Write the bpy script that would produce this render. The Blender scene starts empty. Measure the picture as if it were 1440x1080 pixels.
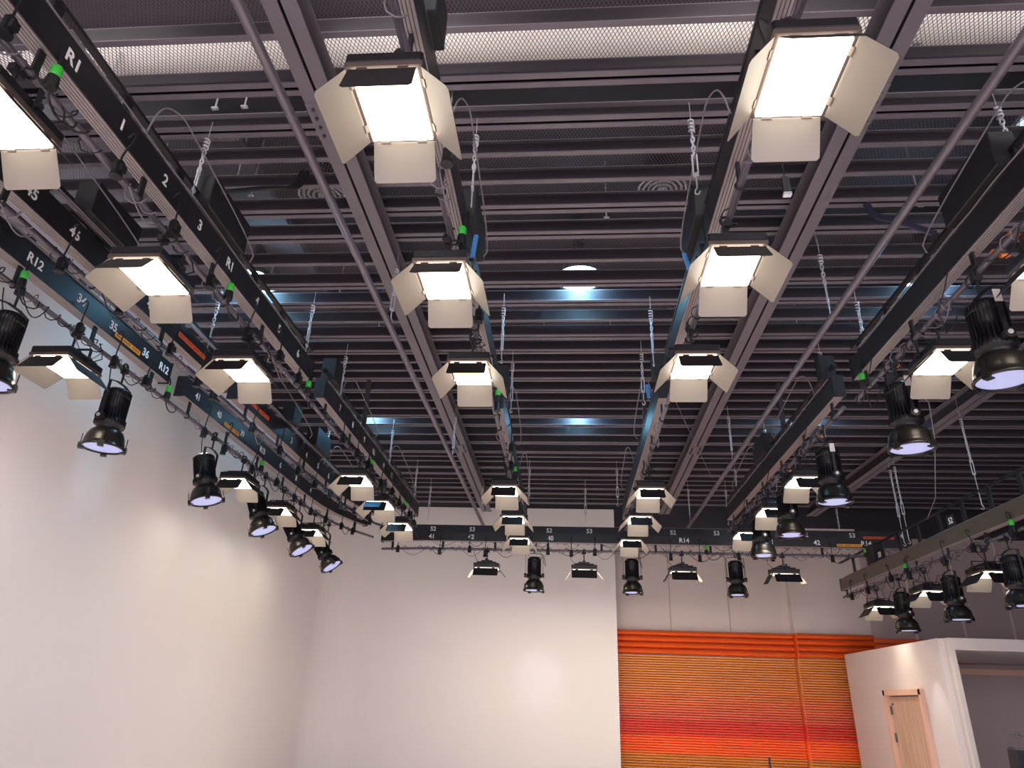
import bpy, bmesh, math, random
from mathutils import Vector, Matrix
random.seed(7)
PI = math.pi
sc = bpy.context.scene
COL = sc.collection

# ------------------------------------------------------------------ helpers
def lin(c):
    c /= 255.0
    return c / 12.92 if c <= 0.04045 else ((c + 0.055) / 1.055) ** 2.4
def rgb(r, g, b): return (lin(r), lin(g), lin(b), 1.0)

def mat(name, col, rough=0.5, metal=0.0, var=0.12, scale=6.0, bump=0.0, spec=0.5):
    m = bpy.data.materials.new(name); m.use_nodes = True
    nt = m.node_tree; b = nt.nodes['Principled BSDF']
    b.inputs['Roughness'].default_value = rough
    b.inputs['Metallic'].default_value = metal
    b.inputs['Specular IOR Level'].default_value = spec
    tc = nt.nodes.new('ShaderNodeTexCoord')
    nz = nt.nodes.new('ShaderNodeTexNoise'); nz.inputs['Scale'].default_value = scale
    nz.inputs['Detail'].default_value = 3
    nt.links.new(tc.outputs['Object'], nz.inputs['Vector'])
    mx = nt.nodes.new('ShaderNodeMix'); mx.data_type = 'RGBA'
    mx.inputs['A'].default_value = tuple(x * (1 - var) for x in col[:3]) + (1,)
    mx.inputs['B'].default_value = tuple(min(1, x * (1 + var)) for x in col[:3]) + (1,)
    nt.links.new(nz.outputs['Fac'], mx.inputs['Factor'])
    nt.links.new(mx.outputs['Result'], b.inputs['Base Color'])
    if bump:
        bp = nt.nodes.new('ShaderNodeBump'); bp.inputs['Strength'].default_value = bump
        bp.inputs['Distance'].default_value = 0.01
        nt.links.new(nz.outputs['Fac'], bp.inputs['Height'])
        nt.links.new(bp.outputs['Normal'], b.inputs['Normal'])
    return m

def emat(name, col, strength, base=(0.8, 0.8, 0.8, 1)):
    m = bpy.data.materials.new(name); m.use_nodes = True
    b = m.node_tree.nodes['Principled BSDF']
    b.inputs['Base Color'].default_value = base
    b.inputs['Emission Color'].default_value = col
    b.inputs['Emission Strength'].default_value = strength
    return m

class MB:
    def __init__(s): s.v = []; s.f = []; s.m = []; s.sm = []
    def add(s, vs, fs, mi=0, smooth=False):
        o = len(s.v); s.v += [tuple(v) for v in vs]
        for f in fs:
            s.f.append(tuple(i + o for i in f)); s.m.append(mi); s.sm.append(smooth)
    def box(s, c, d, R=None, mi=0, ch=0.0):
        x, y, z = d[0] / 2, d[1] / 2, d[2] / 2
        if ch > 0:
            vs = []
            for dz, k in ((-z, ch), (-z + ch, 0), (z - ch, 0), (z, ch)):
                for px, py in ((-x + k, -y + ch + 0), (-x + k + (ch if not k else 0), -y + k), (x - ch, -y + k), (x - k, -y + ch), (x - k, y - ch), (x - ch, y - k), (-x + ch, y - k), (-x + k, y - ch)):
                    vs.append(Vector((px, py, dz)))
            fs = [tuple(range(7, -1, -1)), tuple(range(24, 32))]
            for r in range(3):
                for i in range(8):
                    a, b = r * 8 + i, r * 8 + (i + 1) % 8
                    fs.append((a, b, b + 8, a + 8))
        else:
            vs = [Vector((i, j, k)) for k in (-z, z) for j in (-y, y) for i in (-x, x)]
            fs = [(0, 2, 3, 1), (4, 5, 7, 6), (0, 1, 5, 4), (2, 6, 7, 3), (0, 4, 6, 2), (1, 3, 7, 5)]
        if R is not None: vs = [R @ v for v in vs]
        c = Vector(c)
        s.add([v + c for v in vs], fs, mi)
    def cyl(s, p0, p1, r, n=12, r1=None, mi=0, cap=True):
        p0 = Vector(p0); p1 = Vector(p1); r1 = r if r1 is None else r1
        d = (p1 - p0).normalized()
        u = d.orthogonal().normalized(); w = d.cross(u)
        vs = [p0 + (u * math.cos(2*PI*i/n) + w * math.sin(2*PI*i/n)) * r for i in range(n)] + \
             [p1 + (u * math.cos(2*PI*i/n) + w * math.sin(2*PI*i/n)) * r1 for i in range(n)]
        s.add(vs, [(i, (i+1) % n, (i+1) % n + n, i + n) for i in range(n)], mi, True)
        if cap: s.add(vs, [tuple(range(n - 1, -1, -1)), tuple(range(n, 2*n))], mi)
    def tube(s, pts, r, n=6, mi=0, closed=False):
        pts = [Vector(p) for p in pts]; N = len(pts)
        vs = []; prev = None
        for i, p in enumerate(pts):
            a = pts[(i - 1) % N] if (closed or i > 0) else p
            b = pts[(i + 1) % N] if (closed or i < N - 1) else p
            d = (b - a)
            if d.length < 1e-9: d = Vector((0, 0, 1))
            d.normalize()
            if prev is None: u = d.orthogonal().normalized()
            else:
                u = prev - d * prev.dot(d)
                u = u.normalized() if u.length > 1e-6 else d.orthogonal().normalized()
            prev = u; w = d.cross(u)
            for k in range(n):
                vs.append(p + (u * math.cos(2*PI*k/n) + w * math.sin(2*PI*k/n)) * r)
        fs = []
        for i in range(N if closed else N - 1):
            a = i * n; b = ((i + 1) % N) * n
            for k in range(n): fs.append((a + k, a + (k+1) % n, b + (k+1) % n, b + k))
        s.add(vs, fs, mi, True)
        if not closed: s.add(vs, [tuple(range(n - 1, -1, -1)), tuple((N-1)*n + k for k in range(n))], mi)
    def lathe(s, prof, n=24, c=(0, 0, 0), mi=0, smooth=True, caps=True):
        c = Vector(c); vs = []
        for r, z in prof:
            for i in range(n): vs.append(c + Vector((r * math.cos(2*PI*i/n), r * math.sin(2*PI*i/n), z)))
        fs = []
        for j in range(len(prof) - 1):
            for i in range(n):
                a, b = j*n + i, j*n + (i+1) % n
                fs.append((a, b, b + n, a + n))
        s.add(vs, fs, mi, smooth)
        if caps:
            s.add(vs, [tuple(range(n - 1, -1, -1)), tuple((len(prof)-1)*n + i for i in range(n))], mi)
    def plate(s, q, t, mi=0, mi2=None):
        """thin plate from polygon q, thickened by t along its normal; front face mi, rest mi2"""
        q = [Vector(p) for p in q]; n = len(q); mi2 = mi if mi2 is None else mi2
        nn = (q[1] - q[0]).cross(q[2] - q[0]).normalized() * t
        vs = q + [p + nn for p in q]
        s.add(vs, [tuple(range(n - 1, -1, -1))], mi)
        s.add(vs, [tuple(range(n, 2*n))] + [(i, (i+1) % n, (i+1) % n + n, i + n) for i in range(n)], mi2)
    def sweep(s, path, sec, mi=0):
        """rectangular or polygonal section (list of (across, up)) swept along a plan path of 3-D points"""
        path = [Vector(p) for p in path]; N = len(path); k = len(sec); vs = []
        for i, p in enumerate(path):
            d = (path[min(i+1, N-1)] - path[max(i-1, 0)]); d.z = 0; d.normalize()
            a = Vector((d.y, -d.x, 0))
            for (x, z) in sec: vs.append(p + a * x + Vector((0, 0, z)))
        fs = []
        for i in range(N - 1):
            for j in range(k):
                fs.append((i*k + j, i*k + (j+1) % k, (i+1)*k + (j+1) % k, (i+1)*k + j))
        fs += [tuple(range(k - 1, -1, -1)), tuple((N-1)*k + j for j in range(k))]
        s.add(vs, fs, mi)
    def build(s, name, mats, parent=None, loc=(0, 0, 0)):
        me = bpy.data.meshes.new(name)
        me.from_pydata(s.v, [], s.f)
        if not isinstance(mats, (list, tuple)): mats = [mats]
        for m in mats: me.materials.append(m)
        me.polygons.foreach_set('material_index', s.m)
        me.polygons.foreach_set('use_smooth', s.sm)
        me.update()
        bm = bmesh.new(); bm.from_mesh(me)
        bmesh.ops.recalc_face_normals(bm, faces=bm.faces[:])
        bm.to_mesh(me); bm.free()
        o = bpy.data.objects.new(name, me); o.location = loc
        COL.objects.link(o)
        if parent: o.parent = parent
        return o

def chaikin(pts, n=2):
    pts = [Vector(p) for p in pts]
    for _ in range(n):
        q = [pts[0]]
        for a, c in zip(pts, pts[1:]): q += [a.lerp(c, .25), a.lerp(c, .75)]
        q.append(pts[-1]); pts = q
    return pts

def rect(w, z0, z1, off=0): return [(off - w/2, z0), (off + w/2, z0), (off + w/2, z1), (off - w/2, z1)]

def tag(o, label=None, cat=None, group=None, kind=None):
    if label: o['label'] = label
    if cat: o['category'] = cat
    if group: o['group'] = group
    if kind: o['kind'] = kind
    return o
def empty(name, loc, label=None, cat=None, group=None, rot=None):
    o = bpy.data.objects.new(name, None); o.location = loc
    o.empty_display_size = 0.1
    if rot: o.rotation_euler = rot
    COL.objects.link(o); tag(o, label, cat, group)
    return o
KIDS = {}
def copy_tree(o, parent=None):
    c = o.copy(); COL.objects.link(c); c.parent = parent
    for ch in list(o.children): copy_tree(ch, c)
    return c

def text_mesh(txt, size, depth, m, parent, name='number'):
    cu = bpy.data.curves.new(name, 'FONT'); cu.body = txt; cu.size = size
    cu.extrude = depth; cu.align_x = 'CENTER'; cu.align_y = 'CENTER'; cu.offset = size * 0.022
    t = bpy.data.objects.new(name + '_curve', cu); COL.objects.link(t)
    dg = bpy.context.evaluated_depsgraph_get()
    me = bpy.data.meshes.new_from_object(t.evaluated_get(dg))
    bpy.data.objects.remove(t); bpy.data.curves.remove(cu)
    me.materials.clear(); me.materials.append(m)
    o = bpy.data.objects.new(name, me); COL.objects.link(o); o.parent = parent
    return o

# ------------------------------------------------------------------ materials
M = {}
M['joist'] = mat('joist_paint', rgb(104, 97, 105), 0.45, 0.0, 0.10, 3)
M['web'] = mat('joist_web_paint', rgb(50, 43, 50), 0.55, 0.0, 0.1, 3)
M['beam'] = mat('beam_paint', rgb(104, 97, 105), 0.4, 0.0, 0.12, 2.5)
M['paintedrefl'] = mat('painted_reflection_grey', rgb(88, 80, 70), 0.45, 0.1, 0.12, 4)  # wall reflection on the low bar's black side, painted as its colour
M['black'] = mat('black_satin_paint', rgb(30, 27, 31), 0.42, 0.0, 0.15, 5)
M['black2'] = mat('black_matt_paint', rgb(25, 22, 26), 0.6, 0.0, 0.15, 8)
M['rubber'] = mat('black_rubber', rgb(21, 19, 22), 0.55, 0.0, 0.1, 20)
M['lampblack'] = mat('black_lamp_casting', rgb(28, 25, 28), 0.42, 0.3, 0.15, 10)
M['dome'] = mat('dark_dome_enamel', rgb(46, 42, 38), 0.32, 0.5, 0.15, 6)
M['tube'] = mat('grey_steel_tube', rgb(104, 97, 105), 0.35, 0.35, 0.12, 4)
M['steel'] = mat('galvanised_steel', rgb(205, 205, 210), 0.35, 0.45, 0.15, 30)
M['strip'] = mat('ridged_aluminium', rgb(158, 147, 146), 0.4, 0.25, 0.08, 5)
M['groove'] = mat('groove_grey', rgb(92, 84, 86), 0.6, 0.0, 0.08, 5)  # plain grey of the groove gaps, service pipe, cable tray and hinges
M['door'] = mat('barn_door_inner_grey', rgb(128, 120, 113), 0.5, 0.0, 0.06, 5)
M['doorb'] = mat('barn_door_outer_black', rgb(32, 27, 28), 0.5, 0.0, 0.1, 5)
M['frame'] = mat('lamp_bezel_grey', rgb(96, 82, 76), 0.35, 0.4, 0.1, 9)
M['cyc'] = mat('white_wall_paint', rgb(226, 219, 216), 0.75, 0.0, 0.02, 0.6)
M['beige'] = mat('grey_beige_wall_panel', rgb(206, 192, 185), 0.7, 0.0, 0.04, 1.2)
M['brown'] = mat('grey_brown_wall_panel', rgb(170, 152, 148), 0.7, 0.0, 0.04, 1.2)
M['booth'] = mat('white_booth_paint', rgb(205, 194, 190), 0.6, 0.0, 0.02, 1.0)
M['void'] = mat('dark_ceiling_paint', rgb(40, 36, 41), 0.7, 0.0, 0.2, 1.5)
M['slab'] = mat('dark_roof_slab', rgb(54, 48, 55), 0.6, 0.0, 0.2, 1.0)
M['ductpale'] = mat('pale_duct_cladding', rgb(225, 218, 212), 0.6, 0.0, 0.12, 1.2)
M['orange'] = mat('orange_enamel', rgb(232, 92, 26), 0.4, 0.0, 0.04, 2)
M['numw'] = mat('white_lettering', rgb(235, 232, 230), 0.6, 0.0, 0.02, 10)
M['green'] = mat('green_plug_plastic', rgb(60, 190, 60), 0.4, 0.0, 0.05, 20)
M['blue'] = mat('blue_strap_fabric', rgb(70, 130, 190), 0.6, 0.0, 0.15, 30)
M['navy'] = mat('dark_blue_cable', rgb(52, 52, 70), 0.5, 0.0, 0.1, 10)
M['skyblue'] = mat('blue_gel_sheet', rgb(60, 150, 215), 0.5, 0.0, 0.1, 10)
M['tagorange'] = mat('amber_sticker', rgb(236, 156, 20), 0.5, 0.0, 0.05, 10)
M['tagred'] = mat('red_orange_sticker', rgb(236, 92, 40), 0.5, 0.0, 0.05, 10)
M['tagink'] = mat('sticker_ink', rgb(120, 60, 16), 0.6, 0.0, 0.05, 10)
M['brass'] = mat('brass_fitting', rgb(230, 130, 60), 0.4, 0.2, 0.1, 20)
M['paper'] = mat('white_paper_tag', rgb(215, 205, 200), 0.7, 0.0, 0.05, 20)
M['cable'] = mat('grey_cable_sheath', rgb(120, 112, 118), 0.45, 0.0, 0.1, 12)
M['wood'] = mat('pale_wood_door', rgb(196, 162, 140), 0.5, 0.0, 0.10, 3)
M['woodf'] = mat('pink_wood_frame', rgb(214, 172, 152), 0.5, 0.0, 0.06, 3)
M['floor'] = mat('pale_studio_floor', rgb(206, 200, 205), 0.5, 0.0, 0.05, 1.0)
M['grille'] = mat('pale_diffuser_metal', rgb(200, 192, 190), 0.5, 0.0, 0.05, 5)
M['led'] = emat('warm_led_diffuser', (1.0, 0.90, 0.72, 1), 5.0)
M['lens'] = emat('lavender_lens_glow', (0.55, 0.58, 1.0, 1), 0.42, (0.2, 0.2, 0.25, 1))
M['lens2'] = emat('blue_lens_glow', (0.42, 0.5, 1.0, 1), 0.9)
M['highbay'] = emat('cool_high_bay_lens', (0.42, 0.82, 1.0, 1), 9.0)
M['ductfill'] = emat('duct_fill_glow', (1.0, 0.95, 0.90, 1), 105.0)  # glow of the unseen strips that light the duct
M['tubelit'] = emat('cool_fluorescent_tube', (0.50, 0.86, 0.95, 1), 3.0)

def wood_grain(m):
    nt = m.node_tree; b = nt.nodes['Principled BSDF']
    w = nt.nodes.new('ShaderNodeTexNoise'); w.inputs['Scale'].default_value = 2.5; w.inputs['Detail'].default_value = 6
    tc = nt.nodes.new('ShaderNodeTexCoord'); mp = nt.nodes.new('ShaderNodeMapping'); mp.inputs['Scale'].default_value = (8, 8, 0.5)
    nt.links.new(tc.outputs['Object'], mp.inputs['Vector']); nt.links.new(mp.outputs['Vector'], w.inputs['Vector'])
    cr = nt.nodes.new('ShaderNodeValToRGB')
    cr.color_ramp.elements[0].color = rgb(178, 146, 124); cr.color_ramp.elements[0].position = .3
    cr.color_ramp.elements[1].color = rgb(206, 176, 152); cr.color_ramp.elements[1].position = .7
    nt.links.new(w.outputs['Fac'], cr.inputs['Fac']); nt.links.new(cr.outputs['Color'], b.inputs['Base Color'])
wood_grain(M['wood'])

def slat_material():
    m = bpy.data.materials.new('printed_slat_cladding'); m.use_nodes = True
    nt = m.node_tree; b = nt.nodes['Principled BSDF']; b.inputs['Roughness'].default_value = 0.5
    tc = nt.nodes.new('ShaderNodeTexCoord'); sp = nt.nodes.new('ShaderNodeSeparateXYZ')
    nt.links.new(tc.outputs['Object'], sp.inputs['Vector'])
    nz = nt.nodes.new('ShaderNodeTexNoise'); nz.inputs['Scale'].default_value = 1.0; nz.inputs['Detail'].default_value = 4
    mp = nt.nodes.new('ShaderNodeMapping'); mp.inputs['Scale'].default_value = (0.35, 0.35, 14)
    nt.links.new(tc.outputs['Object'], mp.inputs['Vector']); nt.links.new(mp.outputs['Vector'], nz.inputs['Vector'])
    a = nt.nodes.new('ShaderNodeMath'); a.operation = 'MULTIPLY_ADD'; a.inputs[1].default_value = 0.10; a.inputs[2].default_value = -0.05
    nt.links.new(nz.outputs['Fac'], a.inputs[0])
    d = nt.nodes.new('ShaderNodeMath'); d.operation = 'ADD'
    nt.links.new(sp.outputs['Z'], d.inputs[0]); nt.links.new(a.outputs[0], d.inputs[1])
    mr = nt.nodes.new('ShaderNodeMapRange'); mr.inputs['From Min'].default_value = 0; mr.inputs['From Max'].default_value = 3.1
    nt.links.new(d.outputs[0], mr.inputs['Value'])
    cr = nt.nodes.new('ShaderNodeValToRGB'); el = cr.color_ramp.elements
    stops = [(0, (206, 128, 52)), (.26, (212, 132, 56)), (.29, (246, 104, 40)), (.395, (246, 96, 36)), (.41, (222, 66, 44)),
             (.50, (214, 62, 46)), (.53, (212, 92, 66)), (.62, (214, 104, 62)), (.72, (208, 118, 56)), (.85, (204, 124, 56)), (1, (206, 128, 54))]
    el[0].position = 0; el[0].color = rgb(*stops[0][1]); el[1].position = 1; el[1].color = rgb(*stops[-1][1])
    for p, c in stops[1:-1]:
        e = el.new(p); e.color = rgb(*c)
    nt.links.new(mr.outputs['Result'], cr.inputs['Fac'])
    # darker and lighter fibres streaking along each slat
    n2 = nt.nodes.new('ShaderNodeTexNoise'); n2.inputs['Scale'].default_value = 1.0; n2.inputs['Detail'].default_value = 2
    mp2 = nt.nodes.new('ShaderNodeMapping'); mp2.inputs['Scale'].default_value = (0.8, 0.8, 40)
    nt.links.new(tc.outputs['Object'], mp2.inputs['Vector']); nt.links.new(mp2.outputs['Vector'], n2.inputs['Vector'])
    r2 = nt.nodes.new('ShaderNodeMapRange'); r2.inputs['From Min'].default_value = .3; r2.inputs['From Max'].default_value = .7
    r2.inputs['To Min'].default_value = 1.0; r2.inputs['To Max'].default_value = 1.32
    nt.links.new(n2.outputs['Fac'], r2.inputs['Value'])
    vm = nt.nodes.new('ShaderNodeVectorMath'); vm.operation = 'SCALE'
    nt.links.new(cr.outputs['Color'], vm.inputs[0]); nt.links.new(r2.outputs['Result'], vm.inputs['Scale'])
    nt.links.new(vm.outputs['Vector'], b.inputs['Base Color'])
    return m
M['slat'] = slat_material()

def mesh_material():
    """expanded-metal sheet: diamond openings cut through a thin steel sheet"""
    m = bpy.data.materials.new('expanded_metal'); m.use_nodes = True
    nt = m.node_tree; b = nt.nodes['Principled BSDF']
    b.inputs['Base Color'].default_value = rgb(108, 98, 106); b.inputs['Roughness'].default_value = 0.4
    b.inputs['Metallic'].default_value = 0.2
    tc = nt.nodes.new('ShaderNodeTexCoord'); sp = nt.nodes.new('ShaderNodeSeparateXYZ')
    nt.links.new(tc.outputs['Object'], sp.inputs['Vector'])
    def mth(op, a, bb=None, c=None):
        n = nt.nodes.new('ShaderNodeMath'); n.operation = op
        for i, x in enumerate((a, bb, c)):
            if x is None: continue
            if isinstance(x, (int, float)): n.inputs[i].default_value = x
            else: nt.links.new(x, n.inputs[i])
        return n.outputs[0]
    u0 = mth('DIVIDE', sp.outputs['X'], 0.034); v0 = mth('DIVIDE', sp.outputs['Y'], 0.062)
    p = mth('FRACT', mth('ADD', u0, v0)); q = mth('FRACT', mth('SUBTRACT', u0, v0))
    t = 0.84
    hole = mth('MULTIPLY', mth('LESS_THAN', p, t), mth('LESS_THAN', q, t))
    tr = nt.nodes.new('ShaderNodeBsdfTransparent'); mix = nt.nodes.new('ShaderNodeMixShader')
    nt.links.new(hole, mix.inputs[0]); nt.links.new(b.outputs[0], mix.inputs[1]); nt.links.new(tr.outputs[0], mix.inputs[2])
    nt.links.new(mix.outputs[0], nt.nodes['Material Output'].inputs['Surface'])
    return m
M['mesh'] = mesh_material()

# ------------------------------------------------------------------ camera
f = 980.0
def nrm(v): return Vector(v).normalized()
Yc = nrm((77.5, -450, -f))
Xc = Vector((12415, 4, 980.0)); Xc = (Xc - Yc * Xc.dot(Yc)).normalized()
Zc = Xc.cross(Yc)
rot = Matrix((Xc, Yc, Zc))           # camera axes -> world axes
cam_d = bpy.data.cameras.new('camera'); cam = bpy.data.objects.new('camera', cam_d); COL.objects.link(cam)
cam.matrix_world = Matrix.Translation((0, 0, 1.85)) @ rot.to_4x4()
cam_d.sensor_width = 36; cam_d.lens = 36 * f / 1440; cam_d.clip_end = 200; cam_d.clip_start = 0.05
sc.camera = cam

ZC = 6.6           # underside of joists
PIPE = 5.22        # lamp pipes
# ------------------------------------------------------------------ room shell
def struct(mb, name, m, **k):
    o = mb.build(name, m); o['kind'] = 'structure'; return o
b = MB(); b.box((3, 8, -0.06), (24, 26, 0.1)); struct(b, 'floor', M['floor'])
b = MB(); b.box((3, 8, 7.75), (24, 26, 0.3)); struct(b, 'ceiling', M['slab'])
# white cyclorama: left wall, rounded corner, back wall, one skin 0.15 thick
XL, YB, RC = -6.1, 18.3, 1.1
pts = [(XL, -4)] + [(XL, y) for y in (2, 6, 10, 14, YB - RC)]
for i in range(1, 12):
    a = PI - i * (PI/2) / 12
    pts.append((XL + RC + RC * math.cos(a), YB - RC + RC * math.sin(a)))
pts += [(XL + RC, YB), (-3, YB), (0, YB), (1.23, YB)]
b = MB(); b.sweep([(x, y, 0) for x, y in pts], [(-0.12, -0.01), (0, -0.01), (0, 6.57), (-0.12, 6.57)])
struct(b, 'wall_left', M['cyc'])
# back wall right of the cyclorama: beige panels with seams, dark above
b = MB()
b.box((1.0, 19.0, 3.1), (13.0, 0.1, 6.3))
struct(b, 'wall_back', M['beige'])
b = MB()
for x in (2.64, 4.12):
    b.box((x, 18.925, 4.8), (0.012, 0.012, 2.4))
struct(b, 'trim_1', M['brown'])
b = MB(); b.box((6.55, 18.84, 3.1), (1.86, 0.2, 6.3))
struct(b, 'wall_back_column', M['beige'])
b = MB(); b.box((3, 19.72, 6.9), (24, 0.1, 1.8)); struct(b, 'wall_back_upper', M['void'])
b = MB(); b.box((11.2, 19.6, 3.1), (8.0, 0.1, 6.2)); struct(b, 'wall_back_right', M['brown'])
b = MB()
for x in (8.9, 10.1, 11.3, 12.5): b.box((x, 19.53, 3.4), (0.035, 0.03, 5.6))
struct(b, 'trim_2', M['beige'])
b = MB(); b.box((13.2, 8, 3.8), (0.1, 24, 7.8)); struct(b, 'wall_right', M['void'])

# orange louvres and printed slat cladding
for nm, x0, x1, y in (('slat_cladding', 1.2, 5.58, 18.9), ('slat_cladding', 5.62, 7.45, 18.7)):
    L = (x1 - x0); r = empty(nm, ((x0 + x1)/2, y, 0), None, 'wall cladding', 'orange wall cladding')
    r['label'] = ('wide orange and brown ribbed wall cladding under the back wall panels' if x0 < 5
                  else 'narrow orange ribbed wall cladding on the column beside the white booth')
    b = MB()
    z = 0.02; n = 0
    while z < 3.02:
        b.add([(-L/2, 0, z), (L/2, 0, z), (L/2, -0.035, z + 0.008), (-L/2, -0.035, z + 0.008), (-L/2, -0.045, z + 0.04), (L/2, -0.045, z + 0.04), (L/2, 0, z + 0.05), (-L/2, 0, z + 0.05)],
              [(0, 1, 2, 3), (3, 2, 5, 4), (4, 5, 6, 7), (0, 3, 4, 7), (1, 6, 5, 2)])
        z += 0.056; n += 1
    b.build('slat_panel', M['slat'], r)
    b = MB()
    for k in range(4):
        z0 = 3.06 + k * 0.145
        sec = [(0.0, z0), (-0.06, z0), (-0.13, z0 + 0.02), (-0.16, z0 + 0.055), (-0.13, z0 + 0.10), (-0.02, z0 + 0.135), (0, z0 + 0.135)]
        vs = [(-L/2, a, z) for a, z in sec] + [(L/2, a, z) for a, z in sec]; q = len(sec)
        b.add(vs, [(i, (i+1) % q, (i+1) % q + q, i + q) for i in range(q)] + [tuple(range(q - 1, -1, -1)), tuple(range(q, 2*q))])
    o = b.build('louvre', M['orange'], r); o['label'] = 'bright orange louvre boards'
    if x0 > 5:
        b = MB(); b.box((-L/2 - 0.012, 0.1, 1.52), (0.02, 0.26, 3.02)); b.build('return_panel', M['slat'], r)
        b = MB(); b.box((-L/2 - 0.012, 0.06, 3.33), (0.02, 0.36, 0.58)); b.build('return_board', M['orange'], r)
b = MB()
for k in range(4): b.box((0, 0, 3.13 + k * 0.145), (2.6, 0.12, 0.125), ch=0.02)
tag(b.build('wall_louvre', M['orange'], None, (8.82, 19.45, 0)), 'dark orange louvre boards on the recessed wall above the booth', 'wall cladding', 'orange wall cladding')

# white booth at the right
B0 = empty('white_booth', (6.62, 13.8, 0), 'white painted room-within-a-room booth with a pale wooden door', 'booth')
b = MB()
DY0, DY1, DZ = 0.86, 2.55, 2.32   # door opening along the side wall (local y)
H = 3.14
b.box((0.06, DY0/2, H/2), (0.12, DY0, H))
b.box((0.06, (DY1 + 4.6)/2, H/2), (0.12, 4.6 - DY1, H))
b.box((0.06, (DY0 + DY1)/2, (DZ + H)/2), (0.12, DY1 - DY0, H - DZ))
b.build('side_wall', M['booth'], B0)
b = MB(); b.box((0.16, 0.0, H/2 + 0.001), (0.08, 0.3, H)); b.box((3.0, 0.0, 3.04), (5.6, 0.3, 0.2)); b.build('front_frame', M['booth'], B0)
b = MB(); b.box((3.0, 1.8, 3.0), (5.6, 3.4, 0.1)); b.build('soffit', M['booth'], B0)
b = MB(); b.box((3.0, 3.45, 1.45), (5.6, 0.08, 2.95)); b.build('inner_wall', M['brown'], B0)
b = MB(); b.box((3.0, 3.38, 2.78), (5.6, 0.05, 0.12)); b.build('inner_band', M['woodf'], B0)
fr = MB()
for y in (DY0 + 0.04, DY1 - 0.04): fr.box((-0.01, y, DZ/2), (0.16, 0.09, DZ))
fr.box((-0.01, (DY0 + DY1)/2, DZ - 0.05), (0.16, DY1 - DY0, 0.1))
df = fr.build('door_frame', M['woodf'], B0)
b = MB(); b.box((0.03, (DY0 + DY1)/2, (DZ - 0.12)/2), (0.05, DY1 - DY0 - 0.18, DZ - 0.13)); dl = b.build('door_leaf', M['wood'], B0)
b = MB()
for z in (1.95, 1.45): b.box((-0.01, DY1 - 0.11, z), (0.03, 0.04, 0.16)); 
b.cyl((-0.02, DY1 - 0.2, 2.06), (0.01, DY1 - 0.2, 2.06), 0.02, 10)
b.build('hinge', M['groove'], dl)

# ------------------------------------------------------------------ joists + mesh
S, D_ = 'S', 'P'
seq = [('S', 1.25), ('P', 1.75), ('P', 2.25), ('S', 2.7), ('S', 3.2),
       ('S', 3.748), ('P', 4.259), ('P', 4.73), ('S', 5.121), ('S', 5.507), ('P', 5.937), ('P', 6.39), ('S', 6.898), ('P', 7.388), ('P', 7.845),
       ('S', 8.309), ('P', 8.775), ('P', 9.227), ('S', 9.57), ('S', 9.87), ('P', 10.212), ('P', 10.676), ('S', 11.067), ('S', 11.433), ('P', 11.819),
       ('P', 12.265), ('S', 12.76), ('P', 13.228), ('P', 13.815), ('S', 14.114), ('S', 14.424), ('P', 14.874), ('P', 15.348), ('S', 15.75), ('S', 16.1),
       ('P', 16.5), ('P', 16.95), ('S', 17.4), ('P', 17.85)]
JX0, JX1 = -6.0, 13.0
def joist_mesh(double):
    b = MB(); L = JX1 - JX0; w = 0.055; t = 0.012; h = 0.16
    def chan(y, d):   # C channel: flange along the bottom, web on side d
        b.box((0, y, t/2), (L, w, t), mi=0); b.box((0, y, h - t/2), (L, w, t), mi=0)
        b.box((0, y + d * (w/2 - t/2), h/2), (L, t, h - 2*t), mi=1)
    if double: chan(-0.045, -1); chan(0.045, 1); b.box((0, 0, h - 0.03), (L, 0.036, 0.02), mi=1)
    else: chan(0, -1)
    return b
jm = {}
last = None
for i, (k, y) in enumerate(seq):
    if k not in jm:
        o = joist_mesh(k == 'P').build('ceiling_joist', [M['joist'], M['web']], None, ((JX0+JX1)/2, y, ZC)); jm[k] = o
    else:
        o = jm[k].copy(); COL.objects.link(o); o.location = ((JX0+JX1)/2, y, ZC)
    if k == 'P': tag(o, 'twin-channel dark grey steel joist running across the ceiling', 'joist', 'double ceiling joists')
    else: tag(o, 'single-channel dark grey steel joist running across the ceiling mesh', 'joist', 'single ceiling joists')
    if last:
        k0, y0 = last
        # between two double joists the bay is open (or has a plain dark board); elsewhere expanded metal lies on top
        if k0 == 'P' and k == 'P':
            pass
        else:
            bb = MB(); bb.box((0, 0, 0), (JX1 - JX0, y - y0 + 0.02, 0.003))
            tag(bb.build('mesh_sheet', M['mesh'], None, ((JX0+JX1)/2, (y+y0)/2, ZC + 0.163)), 'expanded metal mesh sheet lying over the ceiling joists', 'wire mesh', 'ceiling mesh sheets')
    last = (k, y)
b = MB(); b.box((0, 0, 0), (JX1 - JX0, 2.6, 0.003)); 
tag(b.build('mesh_sheet', M['mesh'], None, ((JX0+JX1)/2, -0.1, ZC + 0.163)), 'expanded metal mesh sheet lying over the ceiling joists', 'wire mesh', 'ceiling mesh sheets')

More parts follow.
